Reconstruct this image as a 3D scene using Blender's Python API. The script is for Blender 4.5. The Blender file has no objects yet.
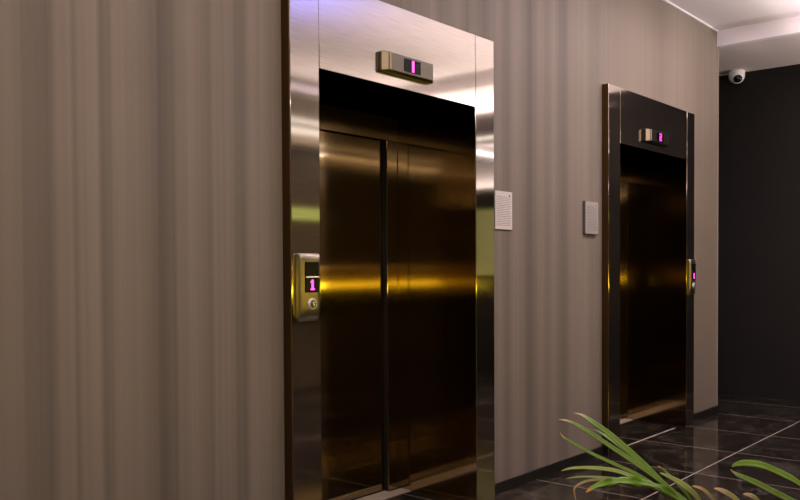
import bpy, bmesh, math, random
from mathutils import Vector, Matrix
random.seed(7)
S = bpy.context.scene
COL = S.collection

# ------------------------------------------------------------------ helpers
def new_mat(name):
    m = bpy.data.materials.new(name); m.use_nodes = True
    nt = m.node_tree; b = nt.nodes['Principled BSDF']
    return m, nt, b

def plain(name, col, rough=.6, metal=0., spec=.5, noise=0., nscale=40.):
    m, nt, b = new_mat(name)
    b.inputs['Base Color'].default_value = (*col, 1)
    b.inputs['Roughness'].default_value = rough
    b.inputs['Metallic'].default_value = metal
    b.inputs['Specular IOR Level'].default_value = spec
    if noise:
        tc = nt.nodes.new('ShaderNodeTexCoord'); n = nt.nodes.new('ShaderNodeTexNoise')
        n.inputs['Scale'].default_value = nscale
        r = nt.nodes.new('ShaderNodeValToRGB')
        r.color_ramp.elements[0].color = (*[c*(1-noise) for c in col], 1)
        r.color_ramp.elements[1].color = (*[min(1, c*(1+noise)) for c in col], 1)
        nt.links.new(tc.outputs['Object'], n.inputs['Vector'])
        nt.links.new(n.outputs['Fac'], r.inputs['Fac'])
        nt.links.new(r.outputs['Color'], b.inputs['Base Color'])
    return m

def emit(name, col, strength):
    m, nt, b = new_mat(name)
    b.inputs['Base Color'].default_value = (0, 0, 0, 1)
    b.inputs['Emission Color'].default_value = (*col, 1)
    b.inputs['Emission Strength'].default_value = strength
    return m

def brushed(name, col, rough, aniso=.0, rot=.25, streak=.12):
    """brushed steel; the grain runs vertically, so highlights spread sideways"""
    m, nt, b = new_mat(name)
    b.inputs['Metallic'].default_value = 1
    b.inputs['Roughness'].default_value = rough
    b.inputs['Anisotropic'].default_value = aniso
    b.inputs['Anisotropic Rotation'].default_value = rot
    tg = nt.nodes.new('ShaderNodeCombineXYZ'); tg.inputs[2].default_value = 1
    nt.links.new(tg.outputs[0], b.inputs['Tangent'])
    tc = nt.nodes.new('ShaderNodeTexCoord'); mp = nt.nodes.new('ShaderNodeMapping')
    mp.inputs['Scale'].default_value = (6, 6, 420)
    n = nt.nodes.new('ShaderNodeTexNoise'); n.inputs['Scale'].default_value = 1; n.inputs['Detail'].default_value = 3
    r = nt.nodes.new('ShaderNodeValToRGB')
    r.color_ramp.elements[0].position = .3; r.color_ramp.elements[1].position = .7
    r.color_ramp.elements[0].color = (*[c*(1-streak) for c in col], 1)
    r.color_ramp.elements[1].color = (*[min(1, c*(1+streak)) for c in col], 1)
    nt.links.new(tc.outputs['Object'], mp.inputs['Vector']); nt.links.new(mp.outputs[0], n.inputs['Vector'])
    nt.links.new(n.outputs['Fac'], r.inputs['Fac']); nt.links.new(r.outputs['Color'], b.inputs['Base Color'])
    return m

def box(bm, x0, x1, y0, y1, z0, z1):
    vs = [bm.verts.new(p) for p in ((x0,y0,z0),(x1,y0,z0),(x1,y1,z0),(x0,y1,z0),(x0,y0,z1),(x1,y0,z1),(x1,y1,z1),(x0,y1,z1))]
    for f in ((3,2,1,0),(4,5,6,7),(0,1,5,4),(1,2,6,5),(2,3,7,6),(3,0,4,7)):
        bm.faces.new([vs[i] for i in f])

def boxes(*bs):
    bm = bmesh.new()
    for b in bs: box(bm, *b)
    return bm

def cyl(bm, c, axis, r0, r1, h, n=24):
    a = Vector(axis).normalized(); q = a.to_track_quat('Z', 'Y').to_matrix().to_4x4()
    M = Matrix.Translation(Vector(c) + a*h/2) @ q
    bmesh.ops.create_cone(bm, cap_ends=True, segments=n, radius1=r0, radius2=r1, depth=h, matrix=M)

def lathe(bm, c, prof, n=32, M=None):
    rings = []
    for r, z in prof:
        ring = []
        for k in range(n):
            a = 2*math.pi*k/n; p = Vector((r*math.cos(a), r*math.sin(a), z))
            if M: p = M @ p
            ring.append(bm.verts.new(p + Vector(c)))
        rings.append(ring)
    for i in range(len(rings)-1):
        for k in range(n):
            bm.faces.new((rings[i][k], rings[i][(k+1) % n], rings[i+1][(k+1) % n], rings[i+1][k]))
    bm.faces.new(list(reversed(rings[0]))); bm.faces.new(rings[-1])

def obj(name, bm, mat, parent=None, bevel=0., smooth=False, seg=2):
    """link ONE mesh object; shapes are given in world metres"""
    o = bpy.data.objects.new(name, bpy.data.meshes.new(name))
    org = Vector((0, 0, 0)); p = parent
    while p is not None:
        org += p.location; p = p.parent
    bmesh.ops.recalc_face_normals(bm, faces=bm.faces)
    if parent is None:
        cx = [v.co for v in bm.verts]
        org = Vector(((min(c.x for c in cx)+max(c.x for c in cx))/2, (min(c.y for c in cx)+max(c.y for c in cx))/2, min(c.z for c in cx)))
        o.location = org
    for v in bm.verts: v.co -= org
    if smooth:
        for f in bm.faces: f.smooth = True
    bm.to_mesh(o.data); bm.free()
    o.data.materials.append(mat)
    COL.objects.link(o)
    if parent: o.parent = parent
    if bevel:
        md = o.modifiers.new('Bevel', 'BEVEL'); md.width = bevel; md.segments = seg; md.limit_method = 'ANGLE'
    return o

def tag(o, label, cat, group=None):
    o['label'] = label; o['category'] = cat
    if group: o['group'] = group
    return o

def thing(name, loc, label, cat, group=None):
    o = bpy.data.objects.new(name, None); o.location = loc; o.empty_display_size = .1
    COL.objects.link(o); return tag(o, label, cat, group)

def struct(name, bm, mat, **k):
    o = obj(name, bm, mat, **k); o['kind'] = 'structure'; return o

# ------------------------------------------------------------------ materials
def wall_stripes():
    m, nt, b = new_mat('striped_wallcovering')
    b.inputs['Roughness'].default_value = .62; b.inputs['Specular IOR Level'].default_value = .3
    geo = nt.nodes.new('ShaderNodeNewGeometry'); sx = nt.nodes.new('ShaderNodeSeparateXYZ')
    nt.links.new(geo.outputs['Position'], sx.inputs[0])
    base = Vector((.198, .161, .122))
    def ramp(x0, x1, pts):
        mr = nt.nodes.new('ShaderNodeMapRange'); mr.inputs[1].default_value = x0; mr.inputs[2].default_value = x1
        nt.links.new(sx.outputs[0], mr.inputs[0])
        r = nt.nodes.new('ShaderNodeValToRGB'); cr = r.color_ramp; cr.interpolation = 'EASE'
        for i, (x, v) in enumerate(pts):
            t = (x-x0)/(x1-x0)
            e = cr.elements[i] if i < 2 else cr.elements.new(t)
            e.position = t; e.color = (v, v, v, 1)
        nt.links.new(mr.outputs[0], r.inputs['Fac']); return r
    A = ramp(1.0, 2.6, [(1.0,.5),(2.6,.5),(1.29,.55),(1.36,.36),(1.41,.34),(1.455,.62),(1.488,.66),(1.508,.46),(1.53,.64),(1.585,.72),(1.61,.42),(1.635,.42),(1.655,.66),(1.74,.62),(1.80,.46),(1.85,.26),(1.89,.36),(1.93,.52),(1.99,.66),(2.04,.52),(2.06,.42),(2.10,.56),(2.18,.58),(2.205,.36),(2.245,.36),(2.27,.64),(2.44,.60)])
    B = ramp(2.6, 7.7, [(2.6,.5),(7.7,.60),(3.2,.36),(3.45,.50),(3.51,.62),(3.56,.34),(3.72,.58),(3.82,.36),(3.88,.48),(3.98,.30),(4.03,.46),(4.13,.60),(4.20,.36),(4.30,.64),(4.36,.56),(4.44,.28),(4.49,.34),(4.58,.62),(4.66,.44),(4.74,.60),(4.85,.34),(4.90,.36),(4.96,.62),(5.16,.66),(5.3,.46),(5.42,.58),(6.0,.66),(6.4,.54),(6.7,.70),(7.05,.60),(7.2,.52)])
    gt = nt.nodes.new('ShaderNodeMath'); gt.operation = 'GREATER_THAN'; gt.inputs[1].default_value = 2.6
    nt.links.new(sx.outputs[0], gt.inputs[0])
    mx = nt.nodes.new('ShaderNodeMix'); mx.data_type = 'RGBA'
    nt.links.new(gt.outputs[0], mx.inputs['Factor']); nt.links.new(A.outputs[0], mx.inputs['A']); nt.links.new(B.outputs[0], mx.inputs['B'])
    # fine woven threads
    mp = nt.nodes.new('ShaderNodeMapping'); mp.inputs['Scale'].default_value = (48, 1, .25)
    nt.links.new(geo.outputs['Position'], mp.inputs['Vector'])
    n = nt.nodes.new('ShaderNodeTexNoise'); n.inputs['Scale'].default_value = 1; n.inputs['Detail'].default_value = 4
    nt.links.new(mp.outputs[0], n.inputs['Vector'])
    ad = nt.nodes.new('ShaderNodeMath'); ad.operation = 'MULTIPLY_ADD'; ad.inputs[1].default_value = .36; ad.inputs[2].default_value = -.18
    nt.links.new(n.outputs['Fac'], ad.inputs[0])
    # left of the measured stretch the stripes carry on at random
    wn = nt.nodes.new('ShaderNodeTexNoise'); wn.noise_dimensions = '1D'; wn.inputs['Scale'].default_value = 9; wn.inputs['Detail'].default_value = 2
    nt.links.new(sx.outputs[0], wn.inputs['W'])
    lt = nt.nodes.new('ShaderNodeMath'); lt.operation = 'LESS_THAN'; lt.inputs[1].default_value = 1.2
    nt.links.new(sx.outputs[0], lt.inputs[0])
    mz = nt.nodes.new('ShaderNodeMix'); mz.data_type = 'RGBA'
    nt.links.new(lt.outputs[0], mz.inputs['Factor']); nt.links.new(mx.outputs['Result'], mz.inputs['A']); nt.links.new(wn.outputs['Fac'], mz.inputs['B'])
    sm = nt.nodes.new('ShaderNodeMath'); sm.operation = 'ADD'
    nt.links.new(mz.outputs['Result'], sm.inputs[0]); nt.links.new(ad.outputs[0], sm.inputs[1])
    r = nt.nodes.new('ShaderNodeValToRGB'); cr = r.color_ramp
    cr.elements[0].position = .15; cr.elements[0].color = (*(base*.60), 1)
    cr.elements[1].position = .85; cr.elements[1].color = (*(base*1.44), 1)
    nt.links.new(sm.outputs[0], r.inputs['Fac']); nt.links.new(r.outputs['Color'], b.inputs['Base Color'])
    return m

def marble_tiles():
    m, nt, b = new_mat('dark_marble_tiles')
    b.inputs['Specular IOR Level'].default_value = .5
    geo = nt.nodes.new('ShaderNodeNewGeometry'); sx = nt.nodes.new('ShaderNodeSeparateXYZ')
    nt.links.new(geo.outputs['Position'], sx.inputs[0])
    def grid(axis, off, size, half):
        a = nt.nodes.new('ShaderNodeMath'); a.operation = 'ADD'; a.inputs[1].default_value = -off
        nt.links.new(sx.outputs[axis], a.inputs[0])
        p = nt.nodes.new('ShaderNodeMath'); p.operation = 'PINGPONG'; p.inputs[1].default_value = size/2
        nt.links.new(a.outputs[0], p.inputs[0])
        l = nt.nodes.new('ShaderNodeMath'); l.operation = 'LESS_THAN'; l.inputs[1].default_value = half
        nt.links.new(p.outputs[0], l.inputs[0]); return l
    gy = grid(1, -.705, 1.41, .0035); gx = grid(0, 6.05, .77, .0022)
    mxg = nt.nodes.new('ShaderNodeMath'); mxg.operation = 'MAXIMUM'
    nt.links.new(gx.outputs[0], mxg.inputs[0]); nt.links.new(gy.outputs[0], mxg.inputs[1])
    # veins
    n1 = nt.nodes.new('ShaderNodeTexNoise'); n1.inputs['Scale'].default_value = 2.2; n1.inputs['Detail'].default_value = 8; n1.inputs['Distortion'].default_value = 1.4
    nt.links.new(geo.outputs['Position'], n1.inputs['Vector'])
    r1 = nt.nodes.new('ShaderNodeValToRGB'); cr = r1.color_ramp
    cr.elements[0].position = .47; cr.elements[0].color = (0, 0, 0, 1)
    cr.elements[1].position = .53; cr.elements[1].color = (0, 0, 0, 1)
    e = cr.elements.new(.5); e.color = (1, 1, 1, 1)
    nt.links.new(n1.outputs['Fac'], r1.inputs['Fac'])
    n2 = nt.nodes.new('ShaderNodeTexNoise'); n2.inputs['Scale'].default_value = 5; n2.inputs['Detail'].default_value = 6
    nt.links.new(geo.outputs['Position'], n2.inputs['Vector'])
    r2 = nt.nodes.new('ShaderNodeValToRGB')
    r2.color_ramp.elements[0].position = .35; r2.color_ramp.elements[0].color = (.011, .0085, .0062, 1)
    r2.color_ramp.elements[1].position = .75; r2.color_ramp.elements[1].color = (.036, .028, .020, 1)
    nt.links.new(n2.outputs['Fac'], r2.inputs['Fac'])
    mv = nt.nodes.new('ShaderNodeMix'); mv.data_type = 'RGBA'; mv.inputs['B'].default_value = (.16, .13, .105, 1)
    vm = nt.nodes.new('ShaderNodeMath'); vm.operation = 'MULTIPLY'; vm.inputs[1].default_value = .38
    nt.links.new(r1.outputs['Color'], vm.inputs[0]); nt.links.new(vm.outputs[0], mv.inputs['Factor']); nt.links.new(r2.outputs['Color'], mv.inputs['A'])
    mg = nt.nodes.new('ShaderNodeMix'); mg.data_type = 'RGBA'; mg.inputs['B'].default_value = (.40, .335, .28, 1)
    nt.links.new(mxg.outputs[0], mg.inputs['Factor']); nt.links.new(mv.outputs['Result'], mg.inputs['A'])
    nt.links.new(mg.outputs['Result'], b.inputs['Base Color'])
    rr = nt.nodes.new('ShaderNodeMath'); rr.operation = 'MULTIPLY_ADD'; rr.inputs[1].default_value = .5; rr.inputs[2].default_value = .10
    nt.links.new(mxg.outputs[0], rr.inputs[0]); nt.links.new(rr.outputs[0], b.inputs['Roughness'])
    return m

M_WALL = wall_stripes()
M_FLOOR = marble_tiles()
M_CEIL = plain('ceiling_paint', (.74, .67, .65), .85, noise=.02, nscale=3)
M_BEAM = plain('beam_paint', (.84, .78, .77), .8)
M_SOFF = plain('soffit_paint', (.74, .63, .58), .85, noise=.03, nscale=4)
M_DARK = plain('black_wall_panel', (.016, .0135, .0115), .7, 0, .25, noise=.15, nscale=2)
M_BROWN = plain('brown_wall_panel', (.115, .088, .045), .5, noise=.2, nscale=3)
M_BASE = plain('black_skirting', (.012, .010, .009), .3)
M_TRIM = plain('pale_trim', (.36, .29, .25), .5)
M_STEEL = brushed('champagne_brushed_steel', (.55, .495, .44), .085, .85)
M_DOOR = brushed('dark_bronze_steel', (.36, .285, .17), .085, .9)
M_REVEAL = brushed('dark_bronze_reveal', (.35, .275, .165), .085, .9)
M_EDGE = plain('brown_reflection_edge', (.13, .075, .03), .35, 1)
M_HEAD = brushed('dark_header_steel', (.34, .23, .10), .22, .8)
M_DKGAP = plain('black_gap', (.006, .005, .004), .6)
M_SILL = plain('aluminium_sill', (.62, .52, .42), .45, .35, noise=.15, nscale=60)
M_CHROME = plain('chrome', (.85, .82, .80), .12, 1)
M_RING = plain('satin_ring', (.80, .76, .72), .4, .6)
M_BRASS = plain('brass_cover', (.42, .37, .27), .28, 1)
M_PLATE = plain('champagne_cover', (.13, .112, .085), .3, 1)
M_CAP = plain('bright_bevel_brass', (.50, .40, .25), .45, .8)
M_PLATEB = plain('dark_reflection_cover', (.03, .026, .02), .3, .6)  # copy of the steel cover with its dark reflection put into the colour
M_BLACKGLASS = plain('black_screen', (.004, .004, .005), .2, 0, .12)
M_MAG = emit('magenta_digit', (1.0, .06, .55), 3.2)
M_MAG2 = emit('pink_digit', (1.0, .03, .36), 3.2)
M_PAPER = plain('notice_paper', (.70, .64, .58), .55)
M_PAPER2 = plain('grey_notice_paper', (.36, .325, .29), .55)
M_INK = plain('notice_ink', (.20, .17, .15), .7)
M_REDINK = plain('red_ink', (.42, .20, .13), .7)
M_SIGNBACK = plain('notice_backing', (.12, .10, .085), .5)
M_WHITE = plain('white_plastic', (.90, .87, .86), .35)
M_LENS = plain('black_dome', (.006, .006, .006), .08)

# ------------------------------------------------------------------ measures (metres)
LIFTS = [(2.4547, 2.6274, 3.8166, 3.9948), (5.4095, 5.5881, 6.8065, 6.9691)]
ZT, ZO, ZC, ZS = 2.575, 2.182, 3.405, 3.268
XC, XE, YO, XW = 7.637, 8.8, -4.2, -4.0
F = -.05
REC = .51

# ------------------------------------------------------------------ room shell
wb = bmesh.new()
xs = [XW] + [v for a, b_, c, d in LIFTS for v in (a+.03, d-.03)] + [XC]
for i in range(0, len(xs), 2): box(wb, xs[i], xs[i+1], 0, 1.2, 0, ZC)
for a, b_, c, d in LIFTS: box(wb, a+.03, d-.03, 0, 1.2, ZT-.03, ZC)
struct('wall_back', wb, M_WALL)
struct('floor', boxes((XW-.1, XE+.1, YO-.1, 1.9, -.1, 0)), M_FLOOR)
struct('ceiling', boxes((XW-.1, XC-.02, YO-.1, 0, ZC, ZC+.1)), M_CEIL)
struct('trim_1', boxes((XC-.02, XC+.05, YO, 0, ZS, ZC+.1)), M_BEAM)
struct('trim_2', boxes((XC+.05, XE+.1, YO-.1, 1.9, ZS, ZS+.1), (XC, XC+.05, 0, 1.9, ZS, ZS+.1)), M_SOFF)
struct('trim_3', boxes((XW, XC-.021, -.016, 0, ZC-.014, ZC)), M_BEAM)
struct('trim_4', boxes((XC, XC+.012, -.006, 1.2, 0, ZS)), M_TRIM)
struct('wall_right', boxes((XE, XE+.1, YO-.1, 1.9, 0, ZS)), M_DARK)
struct('wall_niche', boxes((XC, XE, 1.8, 1.9, 0, ZS)), M_DARK)
struct('wall_left', boxes((XW-.1, XW, YO, 0, 0, ZC)), M_BROWN)
struct('wall_front', boxes((XW-.1, XE, YO-.1, YO, 0, ZC)), M_BROWN)
bb = bmesh.new()
for x0, x1 in ((XW, LIFTS[0][0]), (LIFTS[0][3], LIFTS[1][0]), (LIFTS[1][3], XC+.012)):
    box(bb, x0, x1, -.012, 0, 0, .06)
struct('baseboard_back', bb, M_BASE)

# ------------------------------------------------------------------ elevators
def elevator(X, label):
    a, b_, c, d = X
    t = thing('elevator', ((a+d)/2, F, 0), label, 'elevator', 'elevators in the striped wall')
    g = .0004
    obj('frame_column', boxes((a, b_-g, F, -.002, 0, ZT)), M_STEEL, t, .003)
    obj('frame_column', boxes((c+g, d, F, -.002, 0, ZT)), M_STEEL, t, .003)
    obj('frame_header', boxes((b_, c, F, -.002, ZO, ZT)), M_STEEL, t, .003)
    e = boxes((a-.0035, a-.0002, F+.004, 0, 0, ZT-.002))
    obj('side_reflection_strip', e, M_EDGE, t)  # thin brown sheet; the side's dark reflection is put into its colour
    # deep portal lining
    obj('portal_side', boxes((b_-.03, b_, F+.006, .60, 0, ZO)), M_REVEAL, t)
    obj('portal_side', boxes((c, c+.03, F+.006, .60, 0, ZO)), M_REVEAL, t)
    obj('portal_soffit', boxes((b_, c, F+.006, .60, ZO, ZO+.03)), M_REVEAL, t)
    obj('door_header', boxes((b_, c, REC, .60, 2.05, ZO)), M_HEAD, t)
    obj('door_post', boxes((c-.098, c, REC, .530, 0, 2.05)), M_REVEAL, t, .005)
    obj('gap_shade_strip', boxes((c-.104, c-.098, REC+.002, .54, 0, 2.05)), M_DKGAP, t)  # black strip standing in for the shaded gap between post and door
    mid = (b_+c)/2-.06
    obj('door_panel', boxes((mid+.003, c-.100, .535, .57, .012, 2.10)), M_DOOR, t, .003)
    obj('door_panel', boxes((b_-.02, mid-.003, .535, .57, .012, 2.10)), M_DOOR, t, .003)
    obj('shaft_back', boxes((b_-.02, c+.02, .66, .68, 0, 2.2)), M_DKGAP, t)
    s = boxes((b_, c-.002, .42, .50, -.001, .005), (b_, c-.104, .50, .535, -.001, .006), (b_, c-.004, .435, .455, .005, .008), (b_, c-.004, .475, .492, .005, .008))
    obj('door_sill', s, M_SILL, t, .001)
    obj('threshold_strip', boxes((b_+.13, c-.13, -.012, 0, -.001, .0025)), M_SILL, t)
    return t

elevator(LIFTS[0], 'large nearer elevator, bright brushed steel frame around a deep dark doorway')
elevator(LIFTS[1], 'farther elevator near the dark end wall, dark steel frame around a deep doorway')

# ------------------------------------------------------------------ floor indicators
def digit(bm, ch, x0, x1, z0, z1, y, th=.004):
    w = x1-x0; h = z1-z0; k = w*.30
    if ch == '1':
        xm = (x0+x1)/2
        box(bm, xm-w*.20, xm+w*.20, y-th, y, z0, z1); return
    zm = (z0+z1)/2
    segs = {'a': (x0,x1,z1-k,z1), 'g': (x0,x1,zm-k/2,zm+k/2), 'd': (x0,x1,z0,z0+k), 'b': (x1-k,x1,zm,z1), 'e': (x0,x0+k,z0,zm)}
    for s in 'abged':
        p = segs[s]; box(bm, p[0], p[1], y-th, y, p[2], p[3])

def indicator(xc, zc, ch, matd, cover, label):
    w, h, pr = .39, .094, .046
    t = thing('floor_indicator', (xc, F, zc-h/2), label, 'display', 'floor indicators over the elevators')
    bm = bmesh.new()
    x0, x1 = xc-w/2, xc+w/2; z0, z1 = zc-h/2, zc+h/2; y0, y1 = F, F-pr
    i = .030
    back = [bm.verts.new(p) for p in ((x0,y0,z0),(x1,y0,z0),(x1,y0,z1),(x0,y0,z1))]
    midl = [bm.verts.new(p) for p in ((x0,y0-pr*.45,z0),(x1,y0-pr*.45,z0),(x1,y0-pr*.45,z1),(x0,y0-pr*.45,z1))]
    frt = [bm.verts.new(p) for p in ((x0+i,y1,z0+.004),(x1-i,y1,z0+.004),(x1-i,y1,z1-.004),(x0+i,y1,z1-.004))]
    for A, B in ((back, midl), (midl, frt)):
        for k in range(4): bm.faces.new((A[k], A[(k+1) % 4], B[(k+1) % 4], B[k]))
    bm.faces.new(frt); bm.faces.new(list(reversed(back)))
    obj('cover', bm, cover, t, .004)
    e = .0025
    bm = bmesh.new()
    q = [(x0-e, y0-pr*.45, z0+.004), (x0+i+.004, y1-e, z0+.008), (x0+i+.004, y1-e, z1-.008), (x0-e, y0-pr*.45, z1-.004)]
    a_ = [bm.verts.new(p) for p in q]; b2 = [bm.verts.new((p[0]+.006, p[1]+.004, p[2])) for p in q]
    bm.faces.new(a_); bm.faces.new(list(reversed(b2)))
    for k in range(4): bm.faces.new((a_[k], b2[k], b2[(k+1) % 4], a_[(k+1) % 4]))
    obj('bright_bevel_sheet', bm, M_CAP, t)  # thin sheet added over the bevel; its bright reflection is put in colour
    sw = .062
    sc = obj('screen', boxes((xc-sw, xc+sw, y1-.002, y1+.003, zc-.031, zc+.031)), M_BLACKGLASS, t)
    bm = bmesh.new(); digit(bm, ch, xc-.016, xc+.020, zc-.027, zc+.027, y1-.002, .002)
    o = obj('lit_digit', bm, matd, sc)
    return t
indicator(3.217, 2.287, '1', M_MAG, M_PLATE, 'slanted steel floor display showing a magenta 1 over the nearer elevator')
indicator(6.165, 2.285, '2', M_MAG2, M_PLATEB, 'floor display with a dark reflecting cover showing a pink 2 over the farther elevator')

# ------------------------------------------------------------------ call panels
def call_panel(xc, label, group='call panels on the elevator frames'):
    z0, z1, w, pr = 1.078, 1.372, .122, .034
    t = thing('call_panel', (xc, F, z0), label, 'call panel', group)
    # body: rounded in plan, sloping forward at its top and foot
    bm = bmesh.new(); rings = []
    N = 14
    for z, k in ((z0, .15), (z0+.006, .7), (z0+.03, .95), (z0+.06, 1), (z1-.03, 1), (z1-.010, .97), (z1-.002, .80), (z1, .45)):
        ring = []
        for i in range(N+1):
            a = math.pi*i/N
            x = -math.copysign(abs(math.cos(a))**.45, math.cos(a))*w/2
            y = -(math.sin(a)**.45)*pr*k
            ring.append(bm.verts.new((xc+x, F+y, z)))
        rings.append(ring)
    for A, B in zip(rings, rings[1:]):
        for i in range(N): bm.faces.new((A[i], A[i+1], B[i+1], B[i]))
        bm.faces.new((A[N], A[0], B[0], B[N]))
    bm.faces.new(list(reversed(rings[0]))); bm.faces.new(rings[-1])
    obj('cover', bm, M_BRASS, t, smooth=True)
    yf = F-pr
    sc = obj('screen', boxes((xc-.040, xc+.040, yf-.003, yf+.004, 1.203, 1.335)), M_BLACKGLASS, t, .002)
    bm = bmesh.new(); box(bm, xc-.005, xc+.006, yf-.0045, yf-.003, 1.216, 1.258); box(bm, xc-.011, xc+.012, yf-.0045, yf-.003, 1.214, 1.221); box(bm, xc-.011, xc-.004, yf-.0045, yf-.003, 1.245, 1.251)
    obj('lit_digit', bm, M_MAG, sc)
    obj('glint_bar', boxes((xc-.041, xc+.041, yf-.007, yf-.002, 1.266, 1.273)), M_CHROME, sc, .002)  # chrome bar put in for the highlight that crosses the screen
    bm = bmesh.new(); cyl(bm, (xc, yf+.004, 1.154), (0, -1, 0), .026, .024, .010, 28)
    rg = obj('button_ring', bm, M_RING, t, .002)
    bm = bmesh.new(); cyl(bm, (xc, yf-.004, 1.154), (0, -1, 0), .017, .016, .005, 24)
    bt = obj('button', bm, M_SIGNBACK, rg)
    bm = bmesh.new(); cyl(bm, (xc, yf-.009, 1.154), (0, -1, 0), .008, .007, .003, 20)
    obj('button_centre', bm, M_CHROME, rg)
    return t
call_panel(2.541, 'brass call panel with round button on the left column of the nearer elevator')
call_panel(6.868, 'brass edged call panel with pink light on the right column of the farther elevator')

# ------------------------------------------------------------------ notices
def notice(x0, x1, z0, z1, gap, label, paper):
    t = thing('wall_notice', ((x0+x1)/2, 0, z0), label, 'sign', 'notices on the striped wall')
    obj('backing', boxes((x0-.003, x1+.003, -gap, -.0005, z0-.003, z1+.003)), M_SIGNBACK, t, .001)
    obj('sheet', boxes((x0, x1, -gap-.004, -gap, z0, z1)), paper, t, .001)
    bm = bmesh.new(); w = x1-x0; y = -gap-.004; rnd = random.Random(int(x0*100)); n = 17
    for i in range(n):
        z = z1-.030-i*(z1-z0-.045)/n
        x = x0+.014
        while x < x1-.022:
            l = rnd.uniform(.006, .026); l = min(l, x1-.014-x)
            if not (i == 0 and x > x1-.055): box(bm, x, x+l, y-.0006, y, z-.0028, z)
            x += l+rnd.uniform(.004, .008)
    obj('text_lines', bm, M_INK, t)
    bm = bmesh.new(); cyl(bm, (x1-.030, y, z1-.024), (0, -1, 0), .009, .009, .0008, 16)
    obj('red_stamp', bm, M_REDINK, t)
notice(4.070, 4.247, 1.530, 1.750, .004, 'bright white printed notice beside the right column of the nearer elevator', M_PAPER)
notice(5.132, 5.312, 1.534, 1.750, .016, 'greyer printed notice on a raised backing left of the farther elevator', M_PAPER2)

# ------------------------------------------------------------------ dome camera
dc = Vector((8.68, .182, ZS))
t = thing('security_camera', dc, 'white dome security camera with black lens hanging under the soffit by the dark wall', 'camera')
bm = bmesh.new()
lathe(bm, dc, [(.066, 0), (.076, -.004), (.078, -.020), (.077, -.055), (.072, -.082), (.058, -.105), (.038, -.120), (.012, -.126)], 36)
obj('housing', bm, M_WHITE, t, smooth=True)
dirv = Vector((-.80, -.42, -.55)).normalized()
q = dirv.to_track_quat('Z', 'Y').to_matrix()
bm = bmesh.new(); lathe(bm, dc+Vector((0, 0, -.058))+dirv*.050, [(.050, 0), (.050, .014), (.046, .018), (.042, .018)], 32, q)
obj('lens_collar', bm, M_WHITE, t, smooth=False)
bm = bmesh.new(); lathe(bm, dc+Vector((0, 0, -.058))+dirv*.060, [(.0415, 0), (.0415, .010), (.036, .022), (.024, .031), (.008, .035)], 32, q)
ln = obj('lens', bm, M_LENS, t, smooth=True)

# ------------------------------------------------------------------ potted palm
def leaf_mat(name, c1, c2, tip):
    m, nt, b = new_mat(name)
    b.inputs['Roughness'].default_value = .5; b.inputs['Specular IOR Level'].default_value = .2
    b.inputs['Subsurface Weight'].default_value = 0
    at = nt.nodes.new('ShaderNodeUVMap'); sp = nt.nodes.new('ShaderNodeSeparateXYZ')
    nt.links.new(at.outputs[0], sp.inputs[0])
    n = nt.nodes.new('ShaderNodeTexNoise'); n.inputs['Scale'].default_value = 30
    tc = nt.nodes.new('ShaderNodeTexCoord'); nt.links.new(tc.outputs['Object'], n.inputs['Vector'])
    mx = nt.nodes.new('ShaderNodeMix'); mx.data_type = 'RGBA'
    mx.inputs['A'].default_value = (*c1, 1); mx.inputs['B'].default_value = (*c2, 1)
    nt.links.new(n.outputs['Fac'], mx.inputs['Factor'])
    mr = nt.nodes.new('ShaderNodeMapRange'); mr.inputs[1].default_value = tip[0]; mr.inputs[2].default_value = tip[1]
    mr.inputs[3].default_value = 1; mr.inputs[4].default_value = 0
    nt.links.new(sp.outputs[0], mr.inputs[0])
    m2 = nt.nodes.new('ShaderNodeMix'); m2.data_type = 'RGBA'; m2.inputs['B'].default_value = (*tip[2], 1)
    nt.links.new(mr.outputs[0], m2.inputs['Factor']); nt.links.new(mx.outputs['Result'], m2.inputs['A'])
    nt.links.new(m2.outputs['Result'], b.inputs['Base Color'])
    return m
TAN = (.45, .32, .16)
M_LEAF = leaf_mat('green_leaflet', (.085, .18, .009), (.16, .28, .016), (.0, .03, TAN))
M_LEAFT = leaf_mat('green_leaflet_with_dry_tip', (.09, .165, .014), (.155, .25, .03), (.13, .27, TAN))
M_LEAFP = leaf_mat('pale_leaflet', (.19, .25, .05), (.28, .34, .09), (.0, .06, (.40, .42, .10)))
M_LEAFO = leaf_mat('leaflet_with_orange_tip', (.105, .215, .018), (.17, .30, .03), (.06, .16, (.60, .30, .04)))
M_LEAFD = leaf_mat('dry_leaflet', (.22, .21, .06), (.36, .29, .12), (.1, .5, (.52, .33, .13)))
M_STALK = plain('palm_stalk', (.26, .33, .08), .5, noise=.2)
M_TRUNK = plain('palm_stem', (.20, .16, .08), .7, noise=.3, nscale=25)
M_POT = plain('black_glazed_pot', (.02, .018, .016), .25)
M_SOIL = plain('dark_soil', (.03, .02, .013), .95, noise=.4, nscale=60)

# camera model (also used to lay out the frond curves measured from the photograph)
f_px, CAM = 846.9552, Vector((0, -2.7209, 1.3))
yaw, pitch, roll, sy = math.radians(40.1296), math.radians(1.331), math.radians(-.3041), 39.2079
cy_, sy_ = math.cos(yaw), math.sin(yaw)
fw = Vector((cy_, sy_, 0)); rt = Vector((sy_, -cy_, 0)); up = Vector((0, 0, 1))
fw2 = fw*math.cos(pitch)-up*math.sin(pitch); up2 = fw*math.sin(pitch)+up*math.cos(pitch)
r3 = rt*math.cos(roll)+up2*math.sin(roll); u3 = -rt*math.sin(roll)+up2*math.cos(roll)
def pt(u, v, t):
    return CAM+(fw2+r3*((u-400)/f_px)-u3*((v-250-sy)/f_px))*t

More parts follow.
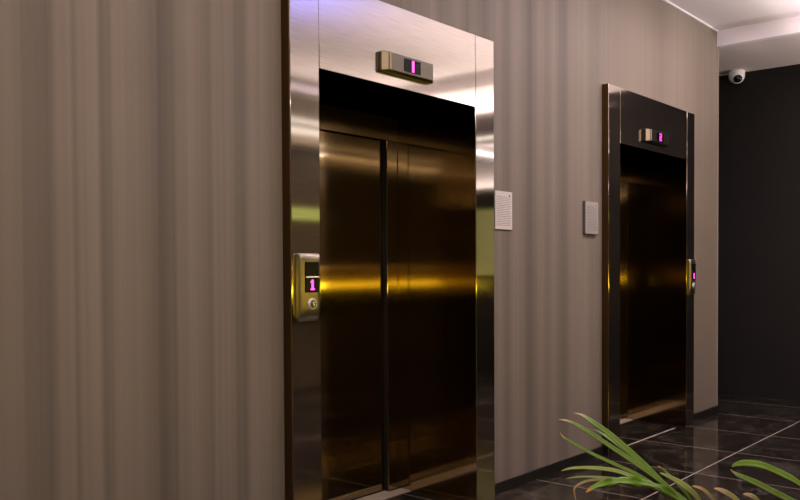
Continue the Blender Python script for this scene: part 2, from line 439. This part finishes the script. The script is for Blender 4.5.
def catmull(P, n):
    out = []; P = [P[0]*2-P[1]]+P+[P[-1]*2-P[-2]]
    for i in range(1, len(P)-2):
        for k in range(n):
            t = k/n; a, b_, c, d = P[i-1:i+3]
            out.append(.5*((2*b_)+(c-a)*t+(2*a-5*b_+4*c-d)*t*t+(3*b_-a-3*c+d)*t**3))
    out.append(P[-2].copy()); return out

def leaflet(P, wmax, mat, parent, name='leaflet', face=None, wave=0., fold=.28, peak=.70):
    """a strap leaflet from tip (P[0]) to base (P[-1]) with a folded midrib and real thickness"""
    C = catmull([Vector(p) for p in P], 7); n = len(C)
    bm = bmesh.new(); uv = bm.loops.layers.uv.new('UVMap')
    face = Vector(face or (-.25, -.62, .75)).normalized()
    rows = []
    for i, c in enumerate(C):
        s = i/(n-1)
        T = (C[min(i+1, n-1)]-C[max(i-1, 0)]).normalized()
        B = T.cross(face).normalized(); N = B.cross(T).normalized()
        w = wmax*(.16+.84*math.sin(min(1, s/peak)*math.pi/2)) if s < peak else wmax*(1-.45*((s-peak)/(1-peak))**1.5)
        w *= .5
        if s < .06: w *= .35+.65*s/.06
        wv = wave*(math.sin(i*.55)+.5*math.sin(i*1.23+1))*w
        row = [c-B*w+N*(fold*w+wv), c-B*w*.5+N*(fold*.4*w), c.copy(), c+B*w*.5+N*(fold*.4*w), c+B*w+N*(fold*w-wv)]
        rows.append([bm.verts.new(p) for p in row])
    for i in range(n-1):
        for k in range(4):
            fc = bm.faces.new((rows[i][k], rows[i][k+1], rows[i+1][k+1], rows[i+1][k]))
            fc.smooth = True
            for lp, (a, b_) in zip(fc.loops, ((i, k), (i, k+1), (i+1, k+1), (i+1, k))):
                lp[uv].uv = (a/(n-1), b_/4)
    o = obj(name, bm, mat, parent, smooth=True)
    md = o.modifiers.new('Solidify', 'SOLIDIFY'); md.thickness = .0011; md.offset = 0
    return o

def tube(P, r0, r1, n=10):
    C = catmull([Vector(p) for p in P], 8); bm = bmesh.new(); rings = []
    for i, c in enumerate(C):
        T = (C[min(i+1, len(C)-1)]-C[max(i-1, 0)]).normalized()
        A = T.orthogonal().normalized() if i == 0 else (A-T*A.dot(T)).normalized()
        B = T.cross(A); r = r0+(r1-r0)*i/(len(C)-1)
        rings.append([bm.verts.new(c+A*r*math.cos(2*math.pi*k/n)+B*r*math.sin(2*math.pi*k/n)) for k in range(n)])
    for a, b_ in zip(rings, rings[1:]):
        for k in range(n): bm.faces.new((a[k], a[(k+1) % n], b_[(k+1) % n], b_[k]))
    bm.faces.new(list(reversed(rings[0]))); bm.faces.new(rings[-1])
    return bm

PX, PY = 2.06, -2.30
plant = thing('potted_palm', (PX, PY, 0), 'green potted palm in the lower right corner, long narrow leaflets with dry tan tips', 'plant')
bm = bmesh.new(); lathe(bm, (PX, PY, 0), [(.105, 0), (.115, .01), (.15, .27), (.165, .28), (.165, .32), (.148, .32), (.14, .27), (.02, .265)], 40)
pot = obj('pot', bm, M_POT, plant, smooth=True)
bm = bmesh.new(); lathe(bm, (PX, PY, .27), [(.139, -.004), (.139, .012), (.07, .02), (.01, .024)], 32)
obj('soil', bm, M_SOIL, pot, smooth=True)
crown = Vector((PX, PY, .50))
obj('stem', tube([(PX, PY, .27), (PX+.005, PY, .38), crown], .020, .014), M_TRUNK, plant)

t0 = 1.90
tipA = pt(692, 506, t0)
obA = tube([crown+Vector((0, 0, -.02)), crown.lerp(tipA, .35)+Vector((.0, 0, .035)), pt(735, 540, t0+.01), tipA], .008, .004)
frA = obj('frond', obA, M_STALK, plant, smooth=True)
def L(par, pts, w, mat, t1, **k):
    n = len(pts)
    P = [pt(u, v, t1+(t0-t1)*i/(n-1)) for i, (u, v) in enumerate(pts)]
    return leaflet(P, w, mat, par, **k)
L(frA, [(574,413),(582,415.5),(592,422),(612,437),(640,462),(668,489),(692,506)], .021, M_LEAFT, 2.02)
L(frA, [(559,419.5),(567,421),(578,426),(600,440),(630,460),(657,479),(694,508)], .0155, M_LEAFT, 1.97)
L(frA, [(560,432),(563,437),(570,441.5),(590,453),(620,467),(645,479),(692,510)], .0105, M_LEAFT, 1.90)
L(frA, [(587,429),(594,430),(602,434),(616,444),(640,464),(690,508)], .012, M_LEAFT, 2.08)
L(frA, [(561,471),(571,468.5),(590,468),(615,471),(637,479),(662,491),(690,506)], .0125, M_LEAFP, 1.86)
L(frA, [(566,478.5),(580,477),(600,477.5),(622,480),(650,486),(690,508)], .008, M_LEAFP, 1.93)
L(frA, [(586,492.5),(594,487),(606,483),(622,481),(642,482.5),(662,489),(690,506)], .021, M_LEAFO, 1.80, wave=.5)
L(frA, [(576,501),(574.5,494),(575,487.5),(583,482.5),(595,480),(615,480),(650,487),(690,508)], .007, M_LEAFD, 1.88)
L(frA, [(658,466),(664,471),(674,481),(684,492),(696,508)], .013, M_LEAFO, 1.84)
L(frA, [(660,473),(672,479),(686,488),(697,499),(704,512)], .024, M_LEAFP, 1.83)
L(frA, [(692,486),(701,489),(709,496),(715,506),(718,520)], .017, M_LEAFD, 1.86)
L(frA, [(714,488.5),(721,491),(730,496),(739,504),(746,516)], .022, M_LEAFD, 1.84)
L(frA, [(743,494),(750,496),(757,501),(764,512)], .018, M_LEAFD, 1.88)
tipB = pt(818, 512, 1.86)
obB = tube([crown+Vector((0, 0, -.02)), crown.lerp(tipB, .5)+Vector((.02, -.02, .02)), pt(850, 555, 1.88), tipB], .008, .004)
frB = obj('frond', obB, M_STALK, plant, smooth=True)
t0 = 1.86
L(frB, [(732,466.5),(737,464.5),(746,463.5),(762,466),(782,474.5),(800,485),(820,505)], .0215, M_LEAF, 1.80)
L(frB, [(730.5,469.5),(734,473.5),(742,477.5),(757,484),(776,494),(797,504),(822,514)], .0205, M_LEAFT, 1.75)

# the other fronds lean away to the right, outside the photograph
for ang, ln_, rise in ((-20, .46, .30), (-62, .42, .24), (-100, .46, .28), (-135, .38, .20)):
    d = Vector((math.cos(math.radians(ang)), math.sin(math.radians(ang)), 0)); sd = Vector((-d.y, d.x, 0))
    P = [crown+Vector((0, 0, -.02)), crown+d*ln_*.35+Vector((0, 0, rise*.75)), crown+d*ln_*.75+Vector((0, 0, rise)), crown+d*ln_+Vector((0, 0, rise*.86))]
    fr = obj('frond', tube(P, .007, .003), M_STALK, plant, smooth=True)
    for k in range(10):
        t_ = .45+.055*k; b0 = P[1].lerp(P[2], (t_-.35)/.4) if t_ < .75 else P[2].lerp(P[3], (t_-.75)/.25)
        sg = 1 if k % 2 else -1; q = (sd*sg*.75+d*.7).normalized()
        leaflet([b0+q*.27+Vector((0, 0, -.07)), b0+q*.19+Vector((0, 0, .01)), b0+q*.10+Vector((0, 0, .03)), b0], .018, M_LEAF, fr)

# ------------------------------------------------------------------ lit things across the lobby (seen in the steel), then added unseen lamps
M_GOLD = emit('warm_led_strip', (1.0, .76, .04), 9.0)
M_GOLDWALL = plain('gilded_band', (.62, .40, .07), .6)
YF = YO+.03
# gilded dado band with an LED strip along its foot and a thin one at its head
struct('trim_5', boxes((XW, XE-.03, YO, YO+.02, 1.060, 1.340), (XW, XW+.02, YO+.02, -2, 1.060, 1.340), (XE-.02, XE, YO, -3.85, 1.060, 1.340)), M_GOLDWALL)
struct('trim_6', boxes((XW, XE-.03, YO+.02, YO+.045, 1.065, 1.125), (XW+.02, XW+.045, YO+.05, -2, 1.065, 1.125), (XE-.045, XE-.02, YO, -3.85, 1.065, 1.125)), M_GOLD)
struct('trim_7', boxes((XW, XE-.03, YO+.02, YO+.03, 1.325, 1.337), (XE-.03, XE-.02, YO, -3.85, 1.325, 1.337)), emit('pale_led_line', (1, .7, .35), 2.0))
struct('trim_22', boxes((XW, XE-.03, YO, YO+.32, 1.0, 1.05), (XW, XW+.32, YO+.32, -2, 1.0, 1.05)), M_BASE)  # unseen ledge added to keep the strip's glow off the floor
# twin LED lines high on the walls
M_LED = emit('white_led_line', (1, .88, .80), 2.2)
struct('trim_8', boxes((XW, XE-.03, YO, YO+.02, 2.79, 2.85), (XW, XE-.03, YO, YO+.02, 2.91, 2.95), (XE-.02, XE, YO, -2.5, 2.79, 2.85), (XE-.02, XE, YO, -2.5, 2.91, 2.95)), M_LED)

# green lit blind in the end wall and a small green lamp on the front wall (mirrored in the steel)
bl = bmesh.new()
for k in range(20): box(bl, XE-.03, XE-.012, -3.8, -2.8, 1.24+k*.04, 1.262+k*.04)
struct('window_1', boxes((XE-.01, XE, -3.8, -2.8, 1.22, 2.05)), emit('green_daylit_pane', (.52, .60, .10), .42))
struct('trim_20', bl, plain('blind_slats', (.5, .5, .3), .6))
struct('trim_21', boxes((5.9, 7.1, YO, YO+.03, 1.85, 1.98)), emit('green_lamp', (.70, .74, .18), .9))

def area(name, loc, rot, sx, sy2, power, col):
    l = bpy.data.lights.new(name, 'AREA'); l.shape = 'RECTANGLE'; l.size = sx; l.size_y = sy2
    l.energy = power; l.color = col
    o = bpy.data.objects.new(name, l); o.location = loc; o.rotation_euler = rot; COL.objects.link(o); return o
UPC = (1, .90, .92)
struct('trim_9', boxes((XW, XE, YO, YO+.16, 2.62, 2.66)), M_BROWN)
area('unseen_cove_uplight', (2.3, YO+.08, 2.67), (math.pi, 0, 0), 12.4, .12, 62, UPC)
# unseen hung troughs added to brighten ceiling and wall, lit up and down
for i, (x0, x1, pu, pd) in enumerate(((-3.4, 3.0, 58, 12), (5.0, 7.4, 27, 6))):
    struct('trim_%d' % (10+i), boxes((x0, x1, -1.86, -1.74, 2.36, 2.42)), M_BEAM)
    area('added_fill_up', ((x0+x1)/2, -1.8, 2.425), (math.pi, 0, 0), x1-x0, .09, pu, UPC)
    area('added_fill_down', ((x0+x1)/2, -1.8, 2.355), (0, 0, 0), x1-x0, .09, pd, UPC)
struct('trim_12', boxes((4.15, 4.85, -2.26, -2.14, 2.66, 2.72)), M_BEAM)
area('blue_trough_up', (4.5, -2.2, 2.725), (math.pi, 0, 0), .7, .09, 17, (.20, .24, 1.0))
struct('trim_13', boxes((XE-.16, XE, YO, -2.5, 2.25, 2.29)), M_BROWN)
area('unseen_cove_uplight', (XE-.08, -3.35, 2.30), (math.pi, 0, 0), .12, 1.5, 150, UPC)  # unseen uplight added with its ledge to brighten the soffit
area('added_wall_fill', (2.0, -1.2, ZC-.004), (0, 0, 0), 10.6, .10, 80, (1, .87, .92))  # unseen slot lamp added to lighten the wall towards its top
area('added_wall_fill', (5.9, -1.2, ZC-.004), (0, 0, 0), 2.8, .10, 34, (1, .84, .95))  # second unseen lamp added to brighten the right part of the wall
struct('trim_23', boxes((6.7, 7.5, -1.21, -1.09, 2.84, 2.88)), M_BEAM)
area('added_fill_up', (7.1, -1.15, 2.885), (math.pi, 0, 0), .8, .09, 6, UPC)  # unseen short trough added to brighten the ceiling's right end
w = bpy.data.worlds.new('World'); S.world = w; w.use_nodes = True
w.node_tree.nodes['Background'].inputs[0].default_value = (.02, .017, .015, 1)

# ------------------------------------------------------------------ camera
cam = bpy.data.cameras.new('Camera'); co = bpy.data.objects.new('Camera', cam); COL.objects.link(co)
cam.sensor_fit = 'HORIZONTAL'; cam.sensor_width = 36; cam.lens = 36*f_px/800; cam.shift_y = sy/800; cam.clip_start = .02
R = Matrix((r3, u3, -fw2)).transposed().to_4x4()
co.matrix_world = Matrix.Translation(CAM) @ R
S.camera = co
S.view_settings.view_transform = 'Standard'; S.view_settings.look = 'None'; S.view_settings.gamma = 1
S.view_settings.exposure = .05
